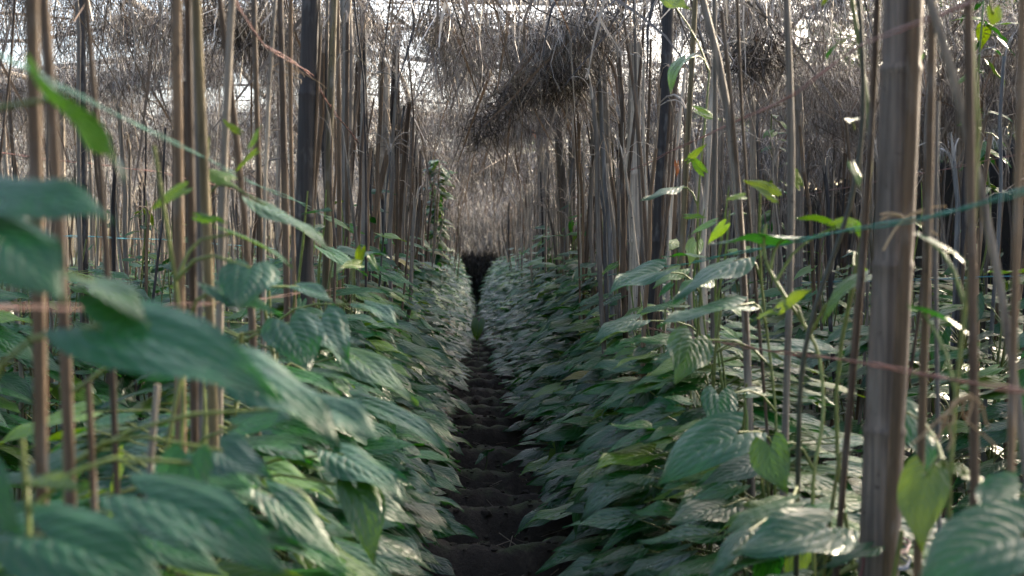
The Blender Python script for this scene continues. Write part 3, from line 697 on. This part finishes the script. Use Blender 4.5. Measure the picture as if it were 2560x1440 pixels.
# drooping heads of old straw along the aisle, denser with distance
nq=3000; V_=np.stack([rng.uniform(-.5,.8,nq),rng.uniform(23,29.5,nq),rng.uniform(1.25,2.1,nq)],1)
D=nrm(np.stack([rng.normal(0,.5,nq),rng.normal(0,.4,nq),-np.ones(nq)],1)); S=nrm(np.cross(D,rng.normal(0,1,(nq,3))))*.005; E=V_+D*rng.uniform(.1,.3,(nq,1))
mb.add(np.stack([V_-S,V_+S,E+S*.3,E-S*.3],1).reshape(-1,3),np.arange(4*nq).reshape(-1,4),None,np.repeat(np.array([(.10,.09,.08),(.05,.045,.04),(.22,.205,.185)])[rng.integers(0,3,nq)],4,0))
V,F,c=strands(7000,(-.6,.85),(11,29.5),(.10,.30),(.0025,.0055),.3,hang=.6,zj=.10); mb.add(V,F,None,c)
tag(mb.build('straw_thatch',M_STRAW,smooth=False),'shaggy brown straw thatch hanging from the roof with sky showing through','thatch',kind='stuff')
def bundle(a,b,n,label,sp=.05,L0=.12):
    n=int(n*.30); sp*=1.25
    A=at(*a); B=at(*b); k=rng.uniform(0,1,n)[:,None]; P=A+(B-A)*k+np.clip(rng.normal(0,1,(n,3)),-1.4,1.4)*np.array([sp,sp*1.6,sp*.7])
    D=nrm(rng.normal(0,1.0,(n,3))+np.array([0,0,-.6])); W=rng.uniform(.0015,.0035,n)[:,None]; L=rng.uniform(.4,1.5,n)[:,None]*L0; S=nrm(np.cross(D,rng.normal(0,1,(n,3)))); pts=[]
    for q in range(4): w=W*(1-q/4.5); pts.append(np.stack([P-S*w,P+S*w],1)); P=P+D*L/3; D=nrm(D+rng.normal(0,.5,(n,3))+np.array([0,0,-.2]))
    V=np.stack(pts,1).reshape(-1,3); bb=np.arange(n)[:,None]*8; kk=np.arange(3)[None,:]*2; tube_c=[A,(A+B)/2+np.array([0,0,.02]),B]; T=np.array([(.045,.036,.029),(.025,.02,.017),(.10,.075,.055),(.22,.19,.16)])
    m_=MB(); m_.add(V-(A+B)/2,np.stack([bb+kk,bb+kk+1,bb+kk+3,bb+kk+2],-1).reshape(-1,4),None,np.repeat(T[rng.choice(4,n,p=[.36,.28,.24,.12])],8,0)); o=m_.build('thatch_bundle',M_STRAW,smooth=False); o.location=tuple((A+B)/2)
    tag(o,label,'thatch bundle','dark bundles hanging from the roof')
bundle((1480,50,4.9),(1400,190,5.4),2600,'blackest bundle of dead straw under the roof, right of centre',.06,.16)
bundle((1455,185,5.2),(1270,235,5.9),2300,'dark straw bundle slanting down left from the blackest one',.045,.14)
#bundle((1370,165,5.4),(1410,215,5.4),900,'dark straw tuft filling the corner between two larger bundles',.05,.14)
bundle((1300,225,6.0),(1180,350,7.4),1900,'dark straw bundle leading from roof centre towards the far end',.05,.13)
#bundle((1225,385,8.6),(1290,440,9.4),1300,'small dark straw bundle low above the far path',.07,.16)
bundle((570,45,4.9),(650,75,5.0),2000,'dark straw bundle at top left behind the grey bent stick',.06,.14)
#bundle((500,170,6.0),(600,230,6.2),1000,'small dark straw bundle below the top left one',.06,.14)
bundle((1860,120,5.0),(1930,145,5.1),2000,'dark straw bundle at top right left of the largest post',.06,.14)
#bundle((2040,180,5.0),(2120,230,5.2),1000,'dark straw tuft touching the old vine stem at top right',.06,.14)
# battens across the rows and rails along them
k=0
BN=['nearest']+ORD[1:]
for y in np.arange(4.9,27,1.05):
    yy=y+random.uniform(-.08,.08); mb=MB(); n=26; x=np.linspace(-9,5,n); P=np.stack([x,yy+.05*np.sin(x*1.1+y)+.02*rng.standard_normal(n).cumsum()*.2,ZC+.06+roof_sag(x,yy)+.01*rng.standard_normal(n)],1)
    r=random.uniform(.007,.015); tube(mb,P,r,7,np.array(TINTS[random.choice(['pale','grey','pale'])])*1.0)
    tag(mb.build('roof_batten',M_BAM),f"pale bamboo batten across the roof under the straw, {ordn(k)} from the camera",'roof batten','battens across the roof'); k+=1
rl={'L1':'over the row left of the path','R1':'over the row right of the path','L2':'over the second row left','R2':'over the second row right','L3':'over the third row left','R3':'over the third row right','L4':'over the fourth row left'}
for row,w in rl.items():
    mb=MB(); y=np.linspace(-2,27,50); x=ROWS[row]+.04*np.sin(y*.8); P=np.stack([x,y,ZC+.02+roof_sag(x,y)+.01*rng.standard_normal(50)],1); tube(mb,P,.016,7,TINTS['grey'])
    tag(mb.build('roof_rail',M_BAM),'grey bamboo rail running lengthways '+w,'roof rail','rails along the roof')
# loose bright straws hanging in the aisle
def hang(a,b,w,col,label,name='hanging_straw'):
    t_=np.linspace(0,1,8)[:,None]; A=at(*a); B=at(*b); mb=MB(); P=A+(B-A)*t_+np.array([.02,0,0])*np.sin(t_*4); ribbon(mb,P,w*(1-.5*t_[:,0]),(0.2,1,0),col); tag(mb.build(name,M_STRAW),label,'straw')
hang((1415,10,5.2),(1310,262,5.2),  .004,(.30,.27,.24),'long pale straw blade slanting down in the middle of the roof')
#hang((1318,85,6.2),(1232,148,6.2),.012,(.28,.15,.07),'short rust brown blade at the roof above the path')
#hang((2000,90,5.0),(2075,130,5.0),.02,(.20,.11,.05),'broken brown slat in the thatch above the right rows')
#hang((1060,90,6.0),(985,135,6.0),.014,(.42,.36,.28),'pale slat poking from the thatch left of centre')
hang((1500,112,5.0),(1556,260,4.9),.010,(.22,.15,.10),'torn bark strip hanging from the tall grey bamboo post')

# ------------------------------------------------------------------ aisle end and right screen
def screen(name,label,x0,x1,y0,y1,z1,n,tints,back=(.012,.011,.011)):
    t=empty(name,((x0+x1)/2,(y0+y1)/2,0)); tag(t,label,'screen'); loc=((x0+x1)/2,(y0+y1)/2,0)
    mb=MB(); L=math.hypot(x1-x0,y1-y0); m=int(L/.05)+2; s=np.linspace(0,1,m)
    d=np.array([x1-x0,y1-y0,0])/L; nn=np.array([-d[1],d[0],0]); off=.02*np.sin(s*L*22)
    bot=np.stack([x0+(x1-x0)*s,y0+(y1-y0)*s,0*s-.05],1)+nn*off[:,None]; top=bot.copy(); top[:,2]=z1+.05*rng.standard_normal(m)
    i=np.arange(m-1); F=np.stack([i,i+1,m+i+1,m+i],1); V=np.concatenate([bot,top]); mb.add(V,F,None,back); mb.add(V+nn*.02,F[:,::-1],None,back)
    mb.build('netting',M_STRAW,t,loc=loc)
    s=rng.uniform(0,1,n); P=np.stack([x0+(x1-x0)*s,y0+(y1-y0)*s,z1*rng.uniform(.0,1,n)**.6],1)-nn*rng.uniform(-.03,.12,(n,1))
    D=nrm(np.stack([rng.normal(0,.35,n),rng.normal(0,.35,n),rng.choice([-1,1],n)*1.0],1)); pts=[]; S=nrm(np.cross(D,rng.normal(0,1,(n,3)))); 
    for k in range(4):
        w=.005*(1-k/4.2); pts.append(np.stack([P-S*w,P+S*w],1)); P=P+D*.07; D=nrm(D+rng.normal(0,.3,(n,3)))
    V=np.stack(pts,1).reshape(-1,3); b=np.arange(n)[:,None]*8; k=np.arange(3)[None,:]*2
    mb=MB(); T=np.array(tints); mb.add(V,np.stack([b+k,b+k+1,b+k+3,b+k+2],-1).reshape(-1,4),None,np.repeat(T[rng.integers(0,len(T),n)],8,0)); mb.build('dry_fronds',M_STRAW,t,smooth=False,loc=loc)
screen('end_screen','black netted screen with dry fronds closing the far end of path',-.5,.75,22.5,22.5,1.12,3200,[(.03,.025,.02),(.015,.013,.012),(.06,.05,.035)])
screen('back_screen','brown dry frond screen across the far end behind the rows',-3.2,4.6,30,30,2.15,26000,[(.10,.085,.07),(.06,.05,.042),(.18,.16,.135),(.08,.062,.045)],(.035,.03,.026))
screen('side_screen','dark netted screen behind the rows at the far right',4.3,4.3,3.0,27,1.98,11000,[(.035,.03,.025),(.02,.02,.018),(.05,.055,.03)])

# ------------------------------------------------------------------ trees beyond the garden
def tree(x,y,h,cr,label,dense=5000,tint=(.07,.13,.025),zc=.55):
    t=empty('broadleaf_tree',(x,y,-.1)); tag(t,label,'tree','trees outside the garden'); loc=(x,y,-.1)
    mb=MB(); P=np.array([[x,y,-.15],[x+.1,y,h*.3],[x-.05,y+.1,h*.55],[x,y,h*.9]]); tube(mb,P,[.16,.13,.09,.03],9,(.12,.09,.07)); lobes=[]
    for k in range(11):
        a=k*2.4; r=cr*random.uniform(.3,.8); b=np.array([x+math.cos(a)*r,y+math.sin(a)*r,h*random.uniform(zc-.2,.98)]); s=P[1]*(1-.6)+P[2]*.6
        tube(mb,[s,(s+b)/2+np.array([0,0,.15]),b],[.06,.04,.015],6,(.12,.09,.07)); lobes.append((b,cr*random.uniform(.3,.55)))
    mb.build('trunk',M_WOOD,t,loc=loc); mb=MB(); n=dense
    c=np.array([lobes[k][0] for k in rng.integers(0,11,n)]); rr=np.array([l[1] for l in lobes]).mean()
    P=c+nrm(rng.normal(0,1,(n,3)))*rr*(rng.uniform(.1,1.15,(n,1))**.5); D=nrm(rng.normal(0,1,(n,3))); S=nrm(np.cross(D,rng.normal(0,1,(n,3)))); l=rng.uniform(.06,.13,(n,1))
    V=np.stack([P-D*l,P+S*l*.45,P+D*l,P-S*l*.45],1).reshape(-1,3); col=np.array(tint)*rng.uniform(.6,1.5,(n,1))
    mb.add(V,np.arange(4*n).reshape(-1,4),None,np.repeat(col,4,0)); mb.build('crown',M_STRAW,t,smooth=False,loc=loc)
tree(6.6,11,5.0,2.2,'broadleaf tree outside the right screen, nearest one',6000)
tree(7.5,17,6.0,2.6,'broadleaf tree outside the right screen, second one',7000,(.09,.15,.02))
tree(6.5,24,5.0,2.4,'yellowish broadleaf tree outside at the far right',6000,(.13,.16,.02))
tree(1.6,34,4.2,2.4,'broadleaf tree beyond the far end of the rows',6000,(.12,.17,.02))
tree(-3,38,4,2.6,'broadleaf tree beyond the far end, left of the path',6000,(.08,.13,.03))

# ------------------------------------------------------------------ litter on the path
mb=MB()
for q in range(700):
    x=random.gauss(.10,.17); y=3.3+9*random.random()**1.6; r=random.uniform(.004,.011)*(1.8 if random.random()<.12 else 1)
    u_=np.linspace(0,2*math.pi,7)[:-1]; V=[(0,0,1)]+[(math.cos(a),math.sin(a),.45) for a in u_]+[(math.cos(a+.5),math.sin(a+.5),-.45) for a in u_]
    V=np.array(V)*(1+.22*rng.standard_normal((13,1)))*r*np.array([1.2,1,.8]); ix=int(np.argmin(abs(xs-x))); iy=int(np.argmin(abs(ys-y)))
    F=[[0,1+k,1+(k+1)%6] for k in range(6)]+[[1+k,7+k,1+(k+1)%6] for k in range(6)]+[[7+k,7+(k+1)%6,1+(k+1)%6] for k in range(6)]
    mb.add(V+np.array([xs[ix],ys[iy],ZPATH[iy,ix]+r*.2]),F)
tag(mb.build('soil_clods',M_SOIL,smooth=False),'crumbly dark soil clods strewn over the path ridges','soil clods',kind='stuff')
def dead(px,py,Yd,sz,label):
    mb=MB(); put_leaf(mb,at(px,py,Yd),(random.uniform(-.5,.5),-.2,-1),(random.uniform(-.5,.5),-1,.3),sz*.8,(.20,.065,.015),0,wide=.6); tag(mb.build('dead_leaf',M_LEAF),label,'dead leaf')
dead(1692,405,3.4,.06,'withered orange leaf stuck beside the curved black post')
dead(1332,325,8.2,.09,'tiny orange leaf caught in the thatch right of centre')
dead(2432,215,3.2,.06,'orange leaf hanging in the straw at upper right')
kb=MB(); kc=at(2226,432,1.85)+np.array([0,-.028,0]); th=np.linspace(0,6.283,13)[:-1]; V=[kc+np.array([0,-.006,0])]
for rr_,dy in ((.010,-.007),(.016,-.002),(.021,.010)): V+=[kc+np.array([rr_*math.cos(a)*(1+.15*math.sin(3*a)),dy,rr_*1.5*math.sin(a)]) for a in th]
F=[[0,1+k,1+(k+1)%12] for k in range(12)]; kb.add(V,F,None,(.02,.014,.012)); kb.add(np.array(V),[[1+r_*12+k,1+r_*12+12+k,1+r_*12+12+(k+1)%12,1+r_*12+(k+1)%12] for r_ in range(2) for k in range(12)],None,(.045,.033,.027))
KP=[o for o in bpy.data.objects if o.get('label','').startswith('largest bamboo post')][0]
ko=kb.build('knot',M_WOOD,KP,loc=tuple(KP.location))
mb=MB()
for q in range(170):
    x=random.gauss(.10,.14); y=3.4+9*random.random()**1.5; a=random.uniform(0,6.28); L=random.uniform(.03,.12); t_=np.linspace(0,1,4)[:,None]
    hz=.105*math.exp(-((x-.1)/.42)**4)*.55
    P=np.array([x,y,hz])+np.array([math.cos(a),math.sin(a),random.uniform(-.1,.5)])*L*t_; ribbon(mb,P,.0012,(0,0,1),np.array((.20,.15,.11))*random.uniform(.3,1.0))
tag(mb.build('path_litter',M_STRAW),'dry straw bits scattered on the dark soil path','litter',kind='stuff')
def pathleaf(b,t,n,c,label,w=.8):
    mb=MB(); B=at(*b); T=at(*t); put_leaf(mb,B,T-B,n,np.linalg.norm(T-B),c,0,wide=w); tag(mb.build('fallen_leaf',M_LEAF),label,'leaf')
def sprout(px,py,Yd,label,leaves):
    B=at(px,py,Yd); B[2]=.02; t=empty('betel_seedling',B); tag(t,label,'seedling')
    ms=MB(); tp=at(px,py,Yd); tube(ms,[B,(B+tp)/2+np.array([.01,0,0]),tp],.0025,5,(.10,.14,.03)); ms.build('stem',M_STEM,t,loc=B)
    for q in leaves:
        T=at(*q[0]); mb=MB(); put_leaf(mb,tp,T-tp,q[1],np.linalg.norm(T-tp),q[2],0,wide=q[3]); mb.build('leaf',M_LEAF,t,loc=B)
sprout(1195,800,11.0,'seedling with one upright green leaf in the far path',[((1196,850,10.9),(0,-1,.2),Lg,1.1)])
sprout(1213,1128,5.7,'seedling with pale green leaves in middle of the path',[((1186,1158,5.6),(-.4,-.3,.9),G,.7),((1238,1118,5.6),(.1,-.3,1),G,.7)])
sprout(1150,1300,4.4,'seedling leaning in from the left hedge onto the path',[((1150,1340,4.3),(0,-1,.3),Lg,1.0)])

# ------------------------------------------------------------------ world, sun, camera
w=bpy.data.worlds.new('World'); SC.world=w; w.use_nodes=True; nt=w.node_tree; nt.nodes.clear()
sky=nt.nodes.new('ShaderNodeTexSky'); sky.sky_type='NISHITA'; sky.sun_disc=False
SEL,SAZ=25,48           # elevation; azimuth clockwise from +Y (to the right)
sky.sun_elevation=R(SEL); sky.sun_rotation=R(SAZ); sky.air_density=1.0; sky.dust_density=5.0
bg=nt.nodes.new('ShaderNodeBackground'); bg.inputs[1].default_value=.15
out=nt.nodes.new('ShaderNodeOutputWorld'); nt.links.new(sky.outputs[0],bg.inputs[0]); nt.links.new(bg.outputs[0],out.inputs[0])
sl=bpy.data.lights.new('Sun','SUN'); sl.energy=2.0; sl.angle=R(.5); sl.color=(1,.86,.66)
so=bpy.data.objects.new('Sun',sl); COL.objects.link(so)
dv=Vector((math.sin(R(SAZ))*math.cos(R(SEL)),math.cos(R(SAZ))*math.cos(R(SEL)),math.sin(R(SEL))))
so.rotation_euler=dv.to_track_quat('Z','Y').to_euler(); so.location=dv*30
cd=bpy.data.cameras.new('Camera'); co=bpy.data.objects.new('Camera',cd); COL.objects.link(co)
cd.sensor_width=36; cd.lens=FPX/2560*36; cd.clip_start=.05; cd.clip_end=3000
co.location=tuple(EYE); co.rotation_euler=(R(90)-PIT,0,-YAW)
cd.dof.use_dof=True; cd.dof.focus_distance=5.0; cd.dof.aperture_fstop=4.0; cd.dof.aperture_blades=9
SC.camera=co
vs=SC.view_settings; vs.view_transform='Standard'; vs.look='None'; vs.gamma=1; vs.exposure=2.45
SC.cycles.use_denoising=True; SC.cycles.max_bounces=8; SC.cycles.diffuse_bounces=4; SC.cycles.glossy_bounces=3; SC.cycles.transmission_bounces=4
